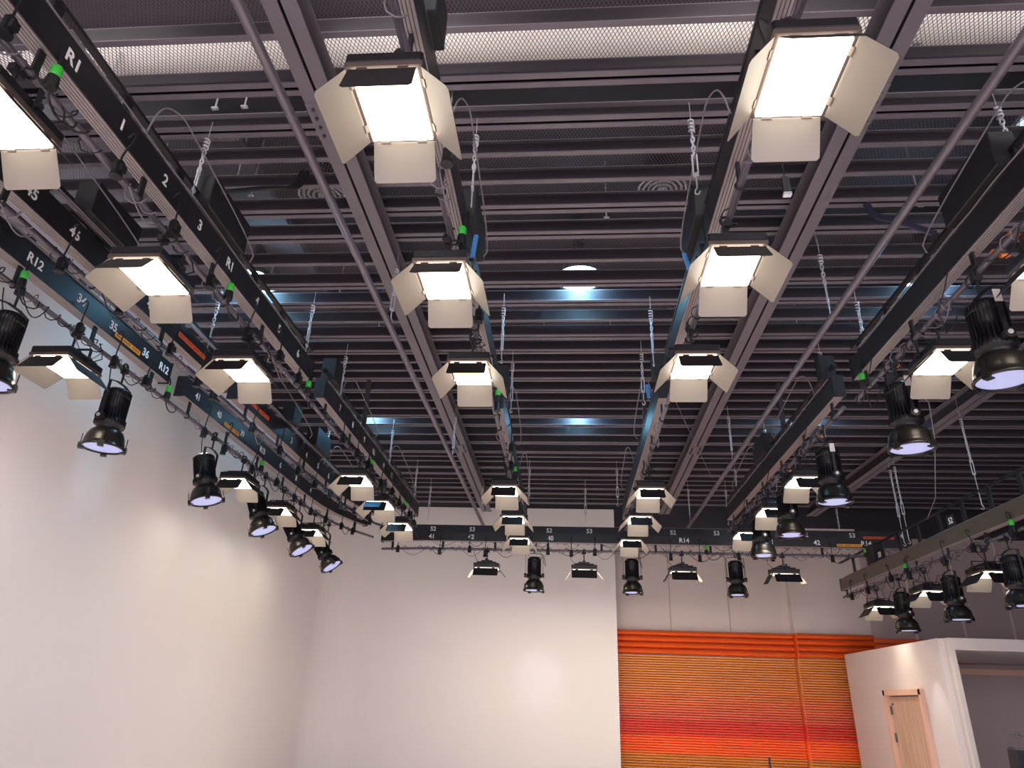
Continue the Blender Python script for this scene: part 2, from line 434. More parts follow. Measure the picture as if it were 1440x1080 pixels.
# things above the mesh
b = MB(); b.cyl((-5.5, 0, 0), (6.5, 0, 0), 0.215, 40)
for x in (-4.2, -2.9, -1.4, 0.0, 1.5, 3.0, 4.5): b.cyl((x - 0.02, 0, 0), (x + 0.02, 0, 0), 0.225, 40)
tag(b.build('air_duct', M['ductpale'], None, (0.0, 4.55, 7.37)), 'pale round air duct running above the ceiling mesh near the top of the photo', 'air duct')
for x in (-4.2, -1.3, 1.6, 4.5):  # unseen strip lights, added to brighten the air duct
    r = empty('duct_fill_light', (x, 2.75, 7.1), 'unseen strip light added above the mesh to light the air duct', 'ceiling lamp', 'unseen lights added over the near ceiling mesh')
    b = MB(); b.box((0, 0, 0.03), (1.3, 0.12, 0.05)); b.build('body', M['grille'], r)
    b = MB(); b.cyl((-0.6, 0, -0.02), (0.6, 0, -0.02), 0.02, 10); b.build('tube', M['ductfill'], r)
b = MB(); b.cyl((-5, 0, 0), (9, 0, 0), 0.06, 12); tag(b.build('service_pipe', M['groove'], None, (1, 9.0, 7.15)), 'grey service pipe above the mesh behind the high bay lamps', 'pipe')
b = MB(); b.box((0, 0, 0), (0.5, 8, 0.1)); tag(b.build('cable_tray', M['groove'], None, (-3.7, 9.4, 7.2)), 'grey cable tray above the mesh on the left', 'cable tray')
rp = None
for i in range(46):
    x = random.uniform(-5, 7); y = random.uniform(3.5, 13)
    if rp is None:
        b = MB(); b.cyl((0, 0, 0), (0, 0, 0.84), 0.008, 6); b.box((0, 0, 0.02), (0.06, 0.03, 0.02)); rp = o = b.build('hanger_rod', M['steel'])
    else: o = rp.copy(); COL.objects.link(o)
    o.location = (x, y, 6.77)
    tag(o, 'thin steel hanger rod dropping from the roof slab behind the mesh', 'hanger rod', 'hanger rods above the ceiling mesh')
def grille(x, y, z, lab):
    r = empty('round_diffuser', (x, y, z), lab, 'air diffuser', 'round ceiling air diffusers')
    b = MB()
    for R in (0.27, 0.215, 0.16, 0.105): 
        b.tube([(R * math.cos(a*PI/16), R * math.sin(a*PI/16), 0) for a in range(32)], 0.016, 6, closed=True)
    b.build('ring', M['grille'], r)
    b = MB(); b.lathe([(0.05, 0), (0.06, 0.02), (0.05, 0.04)], 16); b.build('hub', M['grille'], r)
    b = MB(); b.lathe([(0.2, 0.05), (0.2, 0.34)], 20); b.build('neck', M['web'], r)
grille(-2.9, 6.42, 7.25, 'round slatted air diffuser above the mesh, left of the soft lights')
grille(1.09, 6.45, 7.25, 'round slatted air diffuser above the mesh, right of centre')
grille(-2.3, 9.7, 7.25, 'faint round air diffuser above the mesh by the left long pipe')
def highbay(x, y, lab, e=45):
    r = empty('high_bay_lamp', (x, y, 6.87), lab, 'ceiling lamp', 'blue-white high bay lamps')
    b = MB(); b.lathe([(0.31, 0), (0.32, 0.02), (0.24, 0.12), (0.1, 0.2), (0.08, 0.70)], 28, caps=False); b.build('shade', M['web'], r)
    b = MB(); b.lathe([(0.29, 0.01), (0.29, 0.02)], 28); b.build('lens', M['highbay'], r)
    l = bpy.data.lights.new('high_bay_light', 'POINT'); l.energy = e; l.color = (0.25, 0.65, 1.0); l.shadow_soft_size = 0.2
    lo = bpy.data.objects.new('high_bay_light', l); COL.objects.link(lo); lo.parent = r; lo.location = (0, 0, -0.12)
highbay(0.16, 7.7, 'blue-white high bay lamp above the mesh in the middle of the ceiling')
highbay(-4.2, 7.68, 'blue-white high bay lamp above the mesh beside the left lighting bar')
highbay(0.22, 12.1, 'small blue-white high bay lamp above the mesh, furthest in the middle')
highbay(-3.75, 12.1, 'small blue-white high bay lamp above the mesh behind the far left bar')
highbay(4.55, 7.75, 'blue-white high bay lamp above the mesh behind the right lighting bar')
highbay(4.35, 12.1, 'small blue-white high bay lamp above the mesh at the right')
def ftube(x, y, z, L, lab):
    r = empty('fluorescent_light', (x, y, z), lab, 'ceiling lamp', 'strip lights above the mesh')
    b = MB(); b.box((0, 0, 0.04), (0.12, L, 0.05)); b.build('body', M['grille'], r)
    b = MB(); b.cyl((0, -L/2, 0), (0, L/2, 0), 0.03, 10); b.build('tube', M['tubelit'], r)
ftube(4.5, 5.45, 7.2, 0.9, 'short lit strip light above the mesh at the right edge, nearer one')
ftube(4.45, 6.1, 7.2, 0.35, 'shorter lit strip light above the mesh at the right edge, further one')
for x in (4.35, 4.8): ftube(x, 10.8, 7.2, 0.5, 'glowing strip added for a bluish reflection above the mesh behind the right chains')  # no lamps here: glowing strips added to imitate bluish reflections

# ------------------------------------------------------------------ main beams
def main_beam(x0, y0, x1, y1, lab):
    r = empty('main_beam', (x0, y0, 6.36), lab, 'steel beam', 'lengthwise steel beams under the joists')
    dx, dy = x1 - x0, y1 - y0; L = math.hypot(dx, dy); r.rotation_euler = (0, 0, -math.atan2(dx, dy))
    for sx in (-1, 1):
        b = MB(); t = 0.012
        b.box((sx * 0.072, L/2, t/2), (0.118, L, t)); b.box((sx * 0.072, L/2, 0.238 - t/2), (0.118, L, t))
        b.box((sx * 0.02, L/2, 0.12), (t, L, 0.21), mi=1)
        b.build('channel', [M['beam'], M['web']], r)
    for yy in (4.4 - y0, 12.9 - y0):
        if yy < 0.3 : continue
        b = MB(); b.box((0, yy, -0.006), (0.26, 0.42, 0.012))
        p = b.build('splice_plate', M['beam'], r)
        b = MB()
        for sx in (-0.075, 0.075):
            for q in (-0.15, -0.05, 0.05, 0.15): b.cyl((sx, yy + q, -0.03), (sx, yy + q, -0.012), 0.016, 6)
        b.build('bolt', M['web'], p)
main_beam(-2.05, 0.2, -2.1, 17.9, 'left grey twin-channel beam running away under the joists')
main_beam(2.38, 0.2, 2.48, 17.9, 'right grey twin-channel beam running away under the joists')
main_beam(6.55, 4.5, 6.15, 17.9, 'dim far right twin-channel beam beyond the right lighting bar')

# long hanging pipes
def long_pipe(x, z, y0, y1, lab):
    r = empty('ceiling_pipe', (x, y0, z), lab, 'pipe', 'long grey pipes hung under the beams')
    b = MB(); b.cyl((0, 0, 0), (0, y1 - y0, 0), 0.036, 14); b.build('tube', M['tube'], r)
    for yy in (2.0, 7.2, 12.4):
        b = MB(); b.cyl((0, yy, 0), (0, yy + 0.12, 0), 0.0385, 14); b.build('coupling', M['tube'], r)
    b = MB(); b.cyl((0, y1 - y0, 0), (0, y1 - y0 + 0.02, 0), 0.042, 14); b.build('end_cap', M['steel'], r)
long_pipe(-1.96, 5.6, 0.4, 16.5, 'long thin grey pipe hanging left of the left beam')
long_pipe(2.75, 5.6, 0.4, 16.5, 'long thin grey pipe hanging right of the right beam')

# ------------------------------------------------------------------ lighting bars
def path_pts(path):
    P = [Vector((x, y, 0)) for x, y in path]; acc = [0]
    for a, c in zip(P, P[1:]): acc.append(acc[-1] + (c - a).length)
    return P, acc
def at(P, acc, s):
    s = max(0, min(s, acc[-1] - 1e-6))
    for i in range(len(P) - 1):
        if s <= acc[i+1]:
            t = (s - acc[i]) / (acc[i+1] - acc[i]); p = P[i].lerp(P[i+1], t); d = (P[i+1] - P[i]).normalized(); return p, d
def bar(path, label, side=1, z=PIPE, nums=(), socks=(), tags=(), greens=(), hoist=(), posts=(), duct_m='black', pext=(0.0, 0.0), ductw=0.12, dh=0.26,
        rail=True, rod=True, cables=6, gap=0.2, strip_m='strip', group='black lighting bars with lamp pipes', doff=0.0, loops=True, rh=0.15, brass=()):
    """side=+1: numbered face looks along the right-hand side of the path direction"""
    x0, y0 = path[0]
    r = empty('lighting_bar', (x0, y0, z), label, 'lighting bar', group)
    lp = [(x - x0, y - y0) for x, y in path]
    P, acc = path_pts(lp); L = acc[-1]
    zb = gap; zt = gap + dh
    p3 = [tuple(p) for p in P]
    # duct
    b = MB(); b.sweep([(p[0], p[1], 0) for p in p3], rect(ductw, zb + 0.012, zt, doff)); b.build('duct', M[duct_m], r)
    # ridged aluminium underside
    b = MB()
    n = 5; w = ductw / n
    b.sweep(p3, rect(ductw - 0.004, zb + 0.006, zb + 0.012, doff), 1)
    for i in range(n):
        b.sweep(p3, rect(w - 0.007, zb, zb + 0.008, doff - ductw/2 + w * (i + 0.5)), 0)
    b.build('ridged_underside', [M[strip_m], M['groove']], r)
    # end caps
    for s in (0, L):
        p, d = at(P, acc, s); R = Matrix.Rotation(-math.atan2(d.x, d.y), 3, 'Z')
        b = MB(); b.box(p + Vector((0, 0, (zb + zt)/2)) + (d * (-0.006 if s == 0 else 0.006)) + Vector((d.y, -d.x, 0)) * doff, (ductw + 0.02, 0.015, dh + 0.03), R)
        b.build('end_cap', M['black2'], r)
    # pipe
    pp = [Vector(p) for p in p3]
    pp[0] = pp[0] - (pp[1] - pp[0]).normalized() * pext[0]; pp[-1] = pp[-1] + (pp[-1] - pp[-2]).normalized() * pext[1]
    if len(pp) == 2: pp = [pp[0], pp[0].lerp(pp[1], .5), pp[1]]
    b = MB(); b.tube(pp, 0.026, 12); b.build('lamp_pipe', M['tube'], r)
    # hangers pipe -> duct
    s = 0.25
    while s < L:
        p, d = at(P, acc, s); R = Matrix.Rotation(-math.atan2(d.x, d.y), 3, 'Z')
        b = MB(); b.box(p + Vector((0, 0, (zb + 0.02)/2)), (0.02, 0.05, zb - 0.02), R)
        b.tube([p + R @ Vector((0.034 * math.cos(a), 0, 0.034 * math.sin(a))) for a in [k * PI/6 for k in range(12)]], 0.008, 5, closed=True)
        b.build('hanger', M['black2'], r); s += 1.15
    # vierendeel top: posts + rail
    if rail:
        b = MB(); b.sweep([(p[0], p[1], 0) for p in p3], rect(0.05, zt + rh, zt + rh + 0.03, doff)); b.build('top_rail', M['black'], r)
        s = 0.2; k = 0
        while s < L:
            p, d = at(P, acc, s); R = Matrix.Rotation(-math.atan2(d.x, d.y), 3, 'Z')
            b = MB(); b.box(p + Vector((0, 0, zt + rh/2)) + Vector((d.y, -d.x, 0)) * doff, (0.03, 0.09, rh), R); b.build('post', M['black'], r); s += 0.78
        # cables lying on the duct
        for c in range(3):
            b = MB(); q = []; s = 0.1
            while s < L:
                p, d = at(P, acc, s); a = Vector((d.y, -d.x, 0))
                q.append(p + a * (side * (0.045 - 0.03 * c) + random.uniform(-.008, .008)) + Vector((0, 0, zt + 0.012 + 0.01 * c + random.uniform(0, .01)))); s += 0.35
            b.tube(q, 0.008, 5)
            b.build('cable_run', M['cable'], r)
    if rod:
        s = 0.6
        while s + 1.9 < L + 0.3:
            q = []
            for t, up, o in ((0, .02, .06), (0.0, .22, .10), (.05, .32, .13), (.18, .36, .16), (.3, .35, .17), (1.7, .12, .18), (1.78, .05, .10)):
                p, d = at(P, acc, s + t); a = Vector((d.y, -d.x, 0)); q.append(p + a * side * o + Vector((0, 0, zt + up)))
            b = MB(); b.tube(chaikin(q, 2), 0.007, 6); b.build('guard_rod', M['cable'], r); s += 2.9
    for s, w in hoist:
        p, d = at(P, acc, s); R = Matrix.Rotation(-math.atan2(d.x, d.y), 3, 'Z')
        b = MB(); b.box(p + Vector((0, 0, zt + 0.20)) + Vector((d.y, -d.x, 0)) * side * 0.02, (0.2, w, 0.34), R, ch=0.01); b.build('junction_box', M['black2'], r)
    for s in posts:
        p, d = at(P, acc, s)
        b = MB(); h = ZC - z - zt - 0.02
        b.box(p + Vector((0, 0, zt + h/2)), (0.06, 0.06, h)); b.build('drop_post', M['web'], r)
    # numbers
    for s, t in nums:
        p, d = at(P, acc, s); a = Vector((d.y, -d.x, 0)) * side
        o = text_mesh(t, 0.135, 0.001, M['numw'], r)
        xa = d * side; R = Matrix((xa, Vector((0, 0, 1)), xa.cross(Vector((0, 0, 1))))).transposed()
        o.matrix_local = Matrix.Translation(p + Vector((d.y, -d.x, 0)) * doff + a * (ductw/2 + 0.003) + Vector((0, 0, (zb + dh * 0.48) if rh < .3 else zt + 0.12))) @ R.to_4x4()
        if rh > .3:
            b = MB(); b.box(p + a * (ductw/2 - 0.002) + Vector((0, 0, zt + 0.12)), (0.006, 0.26, 0.2)); b.build('number_plate', M['black2'], r)
        o['label'] = 'white stencilled %s' % t
    for s, l_, c, up in tags:
        p, d = at(P, acc, s); a = Vector((d.y, -d.x, 0)); R = Matrix.Rotation(-math.atan2(d.x, d.y), 3, 'Z')
        b = MB(); off = a * (doff + side * (ductw/2 + 0.003))
        b.box(p + off + Vector((0, 0, zb + up)), (0.003, l_, 0.055), R)
        for k in range(int(l_ / 0.035) - 1):
            if k % 5 == 3: continue
            b.box(p + off + a * side * 0.002 + d * (-l_/2 + 0.035 + k * 0.035) + Vector((0, 0, zb + up)), (0.002, 0.02, 0.022), R, mi=1)
        o = b.build('sticker', [M[c], M['tagink']], r); o['label'] = 'amber warning sticker' if c == 'tagorange' else 'red-orange warning sticker'
    # sockets on short leads
    for s in socks:
        p, d = at(P, acc, s); a = Vector((d.y, -d.x, 0)); sw = random.uniform(0.05, 0.13)
        q0 = p + a * side * (ductw/2 + 0.0) + Vector((0, 0, zb + 0.07)); hz = random.uniform(-0.12, 0.0)
        q = [q0, q0 + a*side*0.035 + Vector((0, 0, 0.05)), q0 + a*side*0.06 + Vector((0, 0, 0.02)) + d*0.01, p + a * side * sw + Vector((0, 0, hz + 0.14)), p + a * side * sw + Vector((0, 0, hz + 0.06))]
        b = MB(); b.tube(chaikin(q, 1), 0.008, 6)
        c = p + a * side * sw + Vector((0, 0, hz)); R = Matrix.Rotation(-math.atan2(d.x, d.y), 3, 'Z')
        b.lathe([(0.02, 0.075), (0.036, 0.055), (0.038, -0.05), (0.044, -0.055), (0.044, -0.07)], 10, c)
        b.box(c + a * side * 0.035, (0.03, 0.05, 0.06), R)
        b.build('socket', M['rubber'], r)
    for s in greens:
        p, d = at(P, acc, s); a = Vector((d.y, -d.x, 0)) * side
        c = p + a * 0.07 + Vector((0, 0, 0.06))
        b = MB(); b.lathe([(0.026, 0.0), (0.034, 0.01), (0.034, 0.07), (0.028, 0.085)], 12, c); o = b.build('green_plug', M['green'], r)
        b = MB(); b.lathe([(0.038, -0.09), (0.042, -0.06), (0.036, 0.0)], 12, c)
        b.tube([c + Vector((0, 0, 0.08)), c + Vector((0, 0, 0.14)), c - a * 0.02 + Vector((0, 0, 0.2))], 0.01, 6)
        q = [c + Vector((0, 0, -.09)), c + d*0.02 + Vector((0, 0, -.16)), c + d*0.12 + Vector((0, 0, -.22)), c + d*0.26 + Vector((0, 0, -.17)), c + d*0.32 - a*0.05 + Vector((0, 0, -.05))]
        b.tube(chaikin(q, 1), 0.007, 6)
        b.build('plug_lead', M['rubber'], r)
    for s in brass:
        p, d = at(P, acc, s); a = Vector((d.y, -d.x, 0)) * side
        b = MB(); b.cyl(p - a * 0.05, p - a * 0.10, 0.022, 10); b.cyl(p - a * 0.10, p - a * 0.12, 0.012, 8)
        b.box(p - a * 0.02 + Vector((0, 0, 0.03)), (0.06, 0.05, 0.03)); b.build('coupling_bolt', M['brass'], r)
    # cables wrapped and slung around the pipe
    if loops:
        s = 0.5; k = 0
        while s < L - 0.5:
            p, d = at(P, acc, s); a = Vector((d.y, -d.x, 0)); R0 = random.uniform(0.05, 0.09)
            turns = random.choice((1, 2, 2, 3)); q = []
            for i in range(turns * 8 + 1):
                an = i * PI/4; rr = 0.032 + R0 * 0.25 * (1 + math.sin(an * 0.7 + k))
                pp_, dd = at(P, acc, s + i * 0.02)
                q.append(pp_ + a * rr * math.cos(an) + Vector((0, 0, rr * math.sin(an))))
            b = MB(); b.tube(q, 0.006, 5); b.build('wrapped_cable', M['rubber' if k % 2 else 'cable'], r)
            if k % 2 == 0:
                sag = random.uniform(0.08, 0.2); q = []; l_ = random.uniform(0.3, 0.55)
                for i in range(9):
                    t = i / 8; pp_, dd = at(P, acc, s + t * l_)
                    q.append(pp_ + a * (side * 0.035 + 0.03 * math.sin(t*PI)) + Vector((0, 0, -0.02 - sag * math.sin(t * PI))))
                b = MB(); b.tube(q, 0.006, 5); b.build('slung_cable', M['rubber' if k % 4 else 'cable'], r)
            s += random.uniform(0.5, 0.9) / max(0.5, cables / 6.0); k += 1
    return r

def socks(a, bb, n): return [a + (bb - a) * i / (n - 1) for i in range(n)]
G1 = 'black lighting bars with lamp pipes'
# inner left pair (numbered R1)
bar([(-3.24, 0.3), (-3.24, 7.72)], 'long black lighting bar marked R1 and 1, 2, 3 at the upper left', 1,
    nums=[(2.73, 'R1'), (3.28, '1'), (3.87, '2'), (4.45, '3'), (5.05, 'R1'), (5.7, '4'), (6.3, '5'), (6.9, '6')], socks=[2.2, 3.35, 4.0, 4.75, 5.6, 6.25, 6.9], greens=(2.62, 5.1, 7.3),
    hoist=((4.75, 0.75), ), pext=(0, 0.12), doff=-0.02)
bar([(-3.24, 8.2), (-3.24, 14.6)], 'black lighting bar left of centre, further section with a blue end box', 1,
    nums=[(0.7, '7'), (1.35, '8'), (2.0, '9'), (2.6, 'R1'), (3.3, '10'), (3.9, '11')], socks=[0.75, 1.5, 2.2, 3.1, 3.8, 4.5, 5.3, 5.9], greens=(2.45, 5.0), posts=(2.0,),
    hoist=((0.25, 0.3),), pext=(0.25, 0.1), doff=-0.02)
# middle left pair (45, 46 ... red stickers)
bar([(-4.34, 0.3), (-4.34, 7.75)], 'black lighting bar marked 45 and 46 with a red sticker, second from the left wall', 1, z=PIPE - 0.02, doff=-0.1,
    nums=[(3.95, '45'), (4.5, '46'), (5.1, '47'), (5.75, '48')], tags=((6.65, 0.62, 'tagred', 0.12),), socks=[3.3, 4.35, 5.2, 6.1, 6.75, 7.1],
    hoist=((4.75, 0.7),), pext=(0, 0.2), greens=())
bar([(-4.34, 8.2), (-4.34, 12.6), (-4.31, 13.2), (-4.22, 13.8), (-4.06, 14.4), (-3.85, 14.9)], 'black lighting bar with curved far end, second from the left wall', 1,
    z=PIPE - 0.02, doff=-0.1, nums=[(2.0, '3'), (2.7, '4'), (3.3, '5'), (3.9, '6'), (4.5, '7')], tags=((0.75, 0.62, 'tagred', 0.12),), socks=[0.4, 1.3, 2.2, 3.0, 3.7, 4.4, 5.1, 5.8, 6.4],
    hoist=((1.7, 0.3), (3.0, 0.7)), pext=(0.3, 0.3), greens=())
# outer left pair beside the wall
bar([(-5.12, 0.3), (-5.12, 7.75)], 'black lighting bar marked R12, 34, 35, 36 with an amber sticker beside the white wall', 1,
    nums=[(4.95, 'R12'), (5.65, '34'), (6.22, '35'), (6.88, '36'), (7.3, 'R12')], tags=((6.53, 0.5, 'tagorange', 0.07),), socks=[4.4, 5.65, 6.3, 6.95], greens=(4.85, 7.5),
    pext=(0, 0.18), duct_m='black', doff=-0.03, cables=10)
bar([(-5.12, 8.15), (-5.12, 13.0), (-5.08, 13.8), (-4.98, 14.5), (-4.82, 15.1), (-4.6, 15.6)], 'black lighting bar with curved end marked R13 beside the white wall', 1,
    nums=[(0.35, '41'), (1.0, '40'), (1.8, '39'), (2.6, 'R13'), (3.4, '4'), (4.2, '8'), (5.0, '4'), (7.25, 'R13')], tags=((1.45, 0.5, 'tagorange', 0.07),),
    socks=[0.6, 1.3, 2.3, 3.3, 4.2, 5.0, 5.8, 6.5, 7.0], greens=(2.6,), pext=(0.35, 0.3), doff=-0.03, cables=10)
# two centre rows
bar([(-0.92, 0.3), (-0.92, 7.9)], 'lighting bar carrying the three nearest soft lights left of centre', 1,
    nums=(), socks=[3.3, 4.3, 5.3, 7.55], greens=(1.75, 4.3, 7.55), posts=(), pext=(0, 0.35), hoist=((2.75, 0.3), (4.95, 0.7)))
bar([(-0.92, 8.55), (-0.92, 14.7)], 'lighting bar carrying the three far soft lights left of centre', 1,
    nums=(), socks=[0.9, 1.6, 2.4, 3.2, 4.2, 5.2], greens=(2.4,), posts=(1.6,), pext=(0.25, 0), hoist=((0.1, 0.25),))
bar([(1.22, 0.3), (1.22, 7.7)], 'lighting bar carrying the three nearest soft lights right of centre', -1,
    nums=(), socks=[2.6, 4.4], greens=(), posts=(), pext=(0, 0.2), hoist=((2.5, 0.25), (5.0, 0.7)))
bar([(1.22, 8.2), (1.22, 14.7)], 'lighting bar carrying the three far soft lights right of centre', -1,
    nums=(), socks=[], greens=(), posts=(2.1,), pext=(0.2, 0), hoist=((0.1, 0.2),))
# right pair
bar([(3.4, 0.3), (3.4, 7.7)], 'black lighting bar with cables on top at the upper right', -1,
    nums=(), socks=[], greens=(7.1,), hoist=((4.5, 0.8),), pext=(0, 0.1), doff=0.02, cables=10, brass=(4.35, 4.6, 6.6))
bar([(3.34, 8.15), (3.34, 14.6)], 'black lighting bar right of centre, further section hung with spotlights', -1,
    nums=(), socks=[], greens=(), hoist=((3.3, 0.7), (0.2, 0.15)), posts=(2.2,), pext=(0.1, 0.1), doff=0.02, cables=14, brass=(0.9, 2.4, 4.3))
# two cross bars along the back wall
def xbar(z, y, x0, x1, nums, tags, lab, rail, pipe_socks, greens=(), end=None):
    path = [(x0, y), (x1, y)] if end is None else end + [(x1, y)]
    return bar(path, lab, 1, z=z, gap=0.16 if not rail else 0.2, dh=0.19, nums=nums, socks=pipe_socks, tags=tags, greens=greens, rail=rail, rod=False, group='back cross lighting bars', cables=12)
YU, YL = 15.75, 15.2
xbar(4.85, YL, -4.1, 7.15, [(1.15, '41'), (2.02, '42'), (2.9, 'R14'), (3.75, '40'), (5.62, '42'), (6.6, 'R14'), (8.4, '41'), (9.35, '42'), (10.35, 'R14')],
     [(10.0 , 0.5, 'tagorange', 0.05)], 'front cross lighting bar at the back wall marked 41, 42, R14', False, [0.4, 1.35, 2.0, 2.35, 3.7, 4.2, 4.7, 5.6, 6.3, 6.9, 7.7, 8.4, 9.6], greens=(7.05, 10.3),
     end=[(-4.1, YL + 0.14), (-3.6, YL + 0.06), (-3.1, YL)])
xbar(5.14, YU, -3.55, 7.4, [(0.5, '52'), (1.4, '53'), (3.15, '52'), (4.05, '53'), (5.9, '52'), (6.85, '53'), (8.75, '52'), (9.75, '53'), (10.75, '54')],
     [(10.3, 0.65, 'tagred', 0.05)], 'rear cross lighting bar at the back wall marked 52, 53, 54', False, [])
# low bar at the right edge (black; light reflected on its face is painted into the colour)
RDX = 6.3
bar([(RDX, 5.0), (RDX, 16.9)], 'low black lighting bar with a painted brownish reflection, marked 52 at the right edge of the photo', -1, z=4.27, duct_m='paintedrefl', nums=[(9.6, '50'), (6.75, '52')],
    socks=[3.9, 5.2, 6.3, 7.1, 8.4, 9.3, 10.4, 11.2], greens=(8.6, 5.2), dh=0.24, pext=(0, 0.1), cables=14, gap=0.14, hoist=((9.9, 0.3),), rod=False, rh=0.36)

# ------------------------------------------------------------------ LED panel light
def make_panel():
    r = empty('panel_light', (0, 0, 0))
    ax, ay = 0.175, 0.24        # half aperture
    fx, fy = 0.205, 0.270
    b = MB(); b.box((0, 0, 0.055), (2*fx, 2*fy, 0.075), ch=0.012); hs = b.build('housing', M['lampblack'], r)
    b = MB()
    for i in range(9): b.box((-0.16 + i * 0.04, 0, 0.105), (0.012, 0.4, 0.03))
    b.box((0, 0, 0.13), (0.16, 0.24, 0.05), ch=0.01)
    b.build('heat_sink', M['lampblack'], r)
    b = MB(); z0 = -0.012
    for sx in (-1, 1): b.box((sx * (ax + fx)/2, 0, 0.004), (fx - ax, 2*fy, 0.03))
    for sy in (-1, 1): b.box((0, sy * (ay + fy)/2, 0.004), (2*ax, fy - ay, 0.03))
    b.build('bezel', M['frame'], r)
    b = MB(); b.box((0, 0, -0.009), (2*ax, 2*ay, 0.044)); b.build('diffuser', M['led'], r)
    def door(side, L, th):
        # modelled hanging straight down from its hinge line, then swung outwards by th
        sg = -1 if side in 'NL' else 1; ch = 0.016
        w = (ax + 0.005) if side in 'NF' else (ay + 0.02)
        q = [Vector((-w, 0, 0)), Vector((w, 0, 0)), Vector((w + 0.004, 0, -L)), Vector((-w - 0.004, 0, -L))]
        e = (q[2] - q[1]).normalized(); a = (q[1] - q[0]).normalized()
        poly = [q[0], q[1], q[2] - e*ch, q[2] - a*ch, q[3] + a*ch, q[3] - e*ch]   # normal is +y: grows away from the lamp
        b = MB(); b.plate(poly[::-1] if False else poly, 0.003, 0, 1)
        d = b.build('barn_door', [M['door'], M['doorb']], r)
        for hx in (-w*0.6, w*0.6):
            b = MB(); b.box((hx, 0.0, 0.004), (0.055, 0.010, 0.026)); b.build('hinge', M['frame'], d)
        az = {'F': 0, 'L': PI/2, 'N': PI, 'R': -PI/2}[side]
        d.location = {'F': (0, fy - 0.008, -0.018), 'N': (0, -fy, HZ), 'L': (-fx + 0.006, 0, -0.018), 'R': (fx - 0.006, 0, -0.018)}[side]
        d.rotation_euler = (th, 0, az); d['swing'] = side
    HZ = -0.036
    door('N', 0.20, math.radians(38)); door('F', 0.235, math.radians(33)); door('L', 0.22, math.radians(42)); door('R', 0.22, math.radians(42))
    # yoke and clamp
    b = MB(); yz = 0.20
    b.box((-fx - 0.012, 0, 0.10), (0.006, 0.04, 0.16)); b.box((fx + 0.012, 0, 0.10), (0.006, 0.04, 0.16))
    b.box((0, 0, 0.18), (2*fx + 0.03, 0.04, 0.006))
    b.build('yoke', M['black2'], r)
    for sx in (-1, 1):
        b = MB(); b.cyl((sx * (fx + 0.01), 0, 0.055), (sx * (fx + 0.045), 0, 0.055), 0.022, 12); b.build('knob', M['rubber'], r)
    b = MB(); b.cyl((0, 0, 0.18), (0, 0, 0.33), 0.012, 8); b.box((0, 0, 0.345), (0.05, 0.09, 0.05))
    b.tube([(0.04 * math.cos(a), 0, 0.39 + 0.04 * math.sin(a)) for a in [k * PI/6 for k in range(-3, 9)]], 0.011, 6)
    b.cyl((0.03, 0, 0.38), (0.09, 0, 0.36), 0.008, 6)
    b.build('clamp', M['black2'], r)
    b = MB(); b.tube([(0.1, 0.2, 0.13), (0.16, 0.26, 0.2), (0.1, 0.3, 0.32), (0.03, 0.32, 0.42), (0.0, 0.4, 0.45)], 0.006, 6); b.build('power_cable', M['rubber'], r)
    l = bpy.data.lights.new('soft_beam', 'AREA'); l.shape = 'RECTANGLE'; l.size = 2*ax - 0.01; l.size_y = 2*ay - 0.01
    l.energy = 20; l.color = (1.0, 0.88, 0.70); l.spread = math.radians(76)
    lo = bpy.data.objects.new('soft_beam', l); COL.objects.link(lo); lo.parent = r; lo.location = (0, 0, -0.034)
    return r
GP = 'square LED panel lights with barn doors'
PZ = 4.83
panels = []
L6 = ['nearest', 'second', 'third', 'fourth', 'fifth', 'furthest']
for i, y in enumerate((2.80, 4.55, 6.22, 10.46, 12.31, 14.11)):
    panels.append((-0.95, y, PZ, 'lit panel light with barn doors, %s in the row left of centre' % L6[i], 0, 0))
for i, y in enumerate((2.70, 4.40, 6.08, 10.49, 12.2, 14.1)):
    panels.append((1.20 if i < 3 else 1.26, y, PZ, 'lit panel light with barn doors, %s in the row right of centre' % L6[i], 0, 0))
for i, y in enumerate((2.78, 4.44, 6.15, 10.0, 11.43, 13.0)):
    panels.append((-3.27 if i < 3 else -3.16, y, PZ, 'lit panel light with barn doors under the inner left bar, %s of that bar' % L6[i], 0, 0))
for i, y in enumerate((6.05, 10.2, 11.93, 13.64)):
    panels.append((-5.1, y, PZ, 'lit panel light on the pipe beside the white left wall, %s of the four' % ('nearest', 'second', 'third', 'furthest')[i], 0, 0))
for i, y in enumerate((4.35, 6.0, 9.84, 11.55, 13.3)):
    panels.append((3.46 if i < 2 else 3.33, y, PZ, ['lit panel light cut off by the right edge of the photo, above the big spotlight', 'lit panel light between the two large spotlights on the right bar',
        'lit panel light on the far right bar beside the dark spotlight', 'lit panel light on the far right bar, second along', 'lit panel light at the far end of the right bar'][i], 0, 0))
for i, y in enumerate((11.15, 13.1, 15.2)):
    panels.append((RDX, y, 3.83, ['lit panel light on the low right bar, nearest the photo edge', 'lit panel light on the low right bar, middle one between spotlights', 'lit panel light at the far end of the low right bar'][i], 0, 0))
for i, x in enumerate((-1.72, 0.36, 2.42, 4.50)):
    panels.append((x, 15.2, 4.46, ['lit panel light on the back cross bar, leftmost of four', 'lit panel light on the back cross bar, just left of the white wall edge', 'lit panel light on the back cross bar above the orange cladding', 'lit panel light on the back cross bar, rightmost of four'][i], 0, 1))
proto = make_panel()
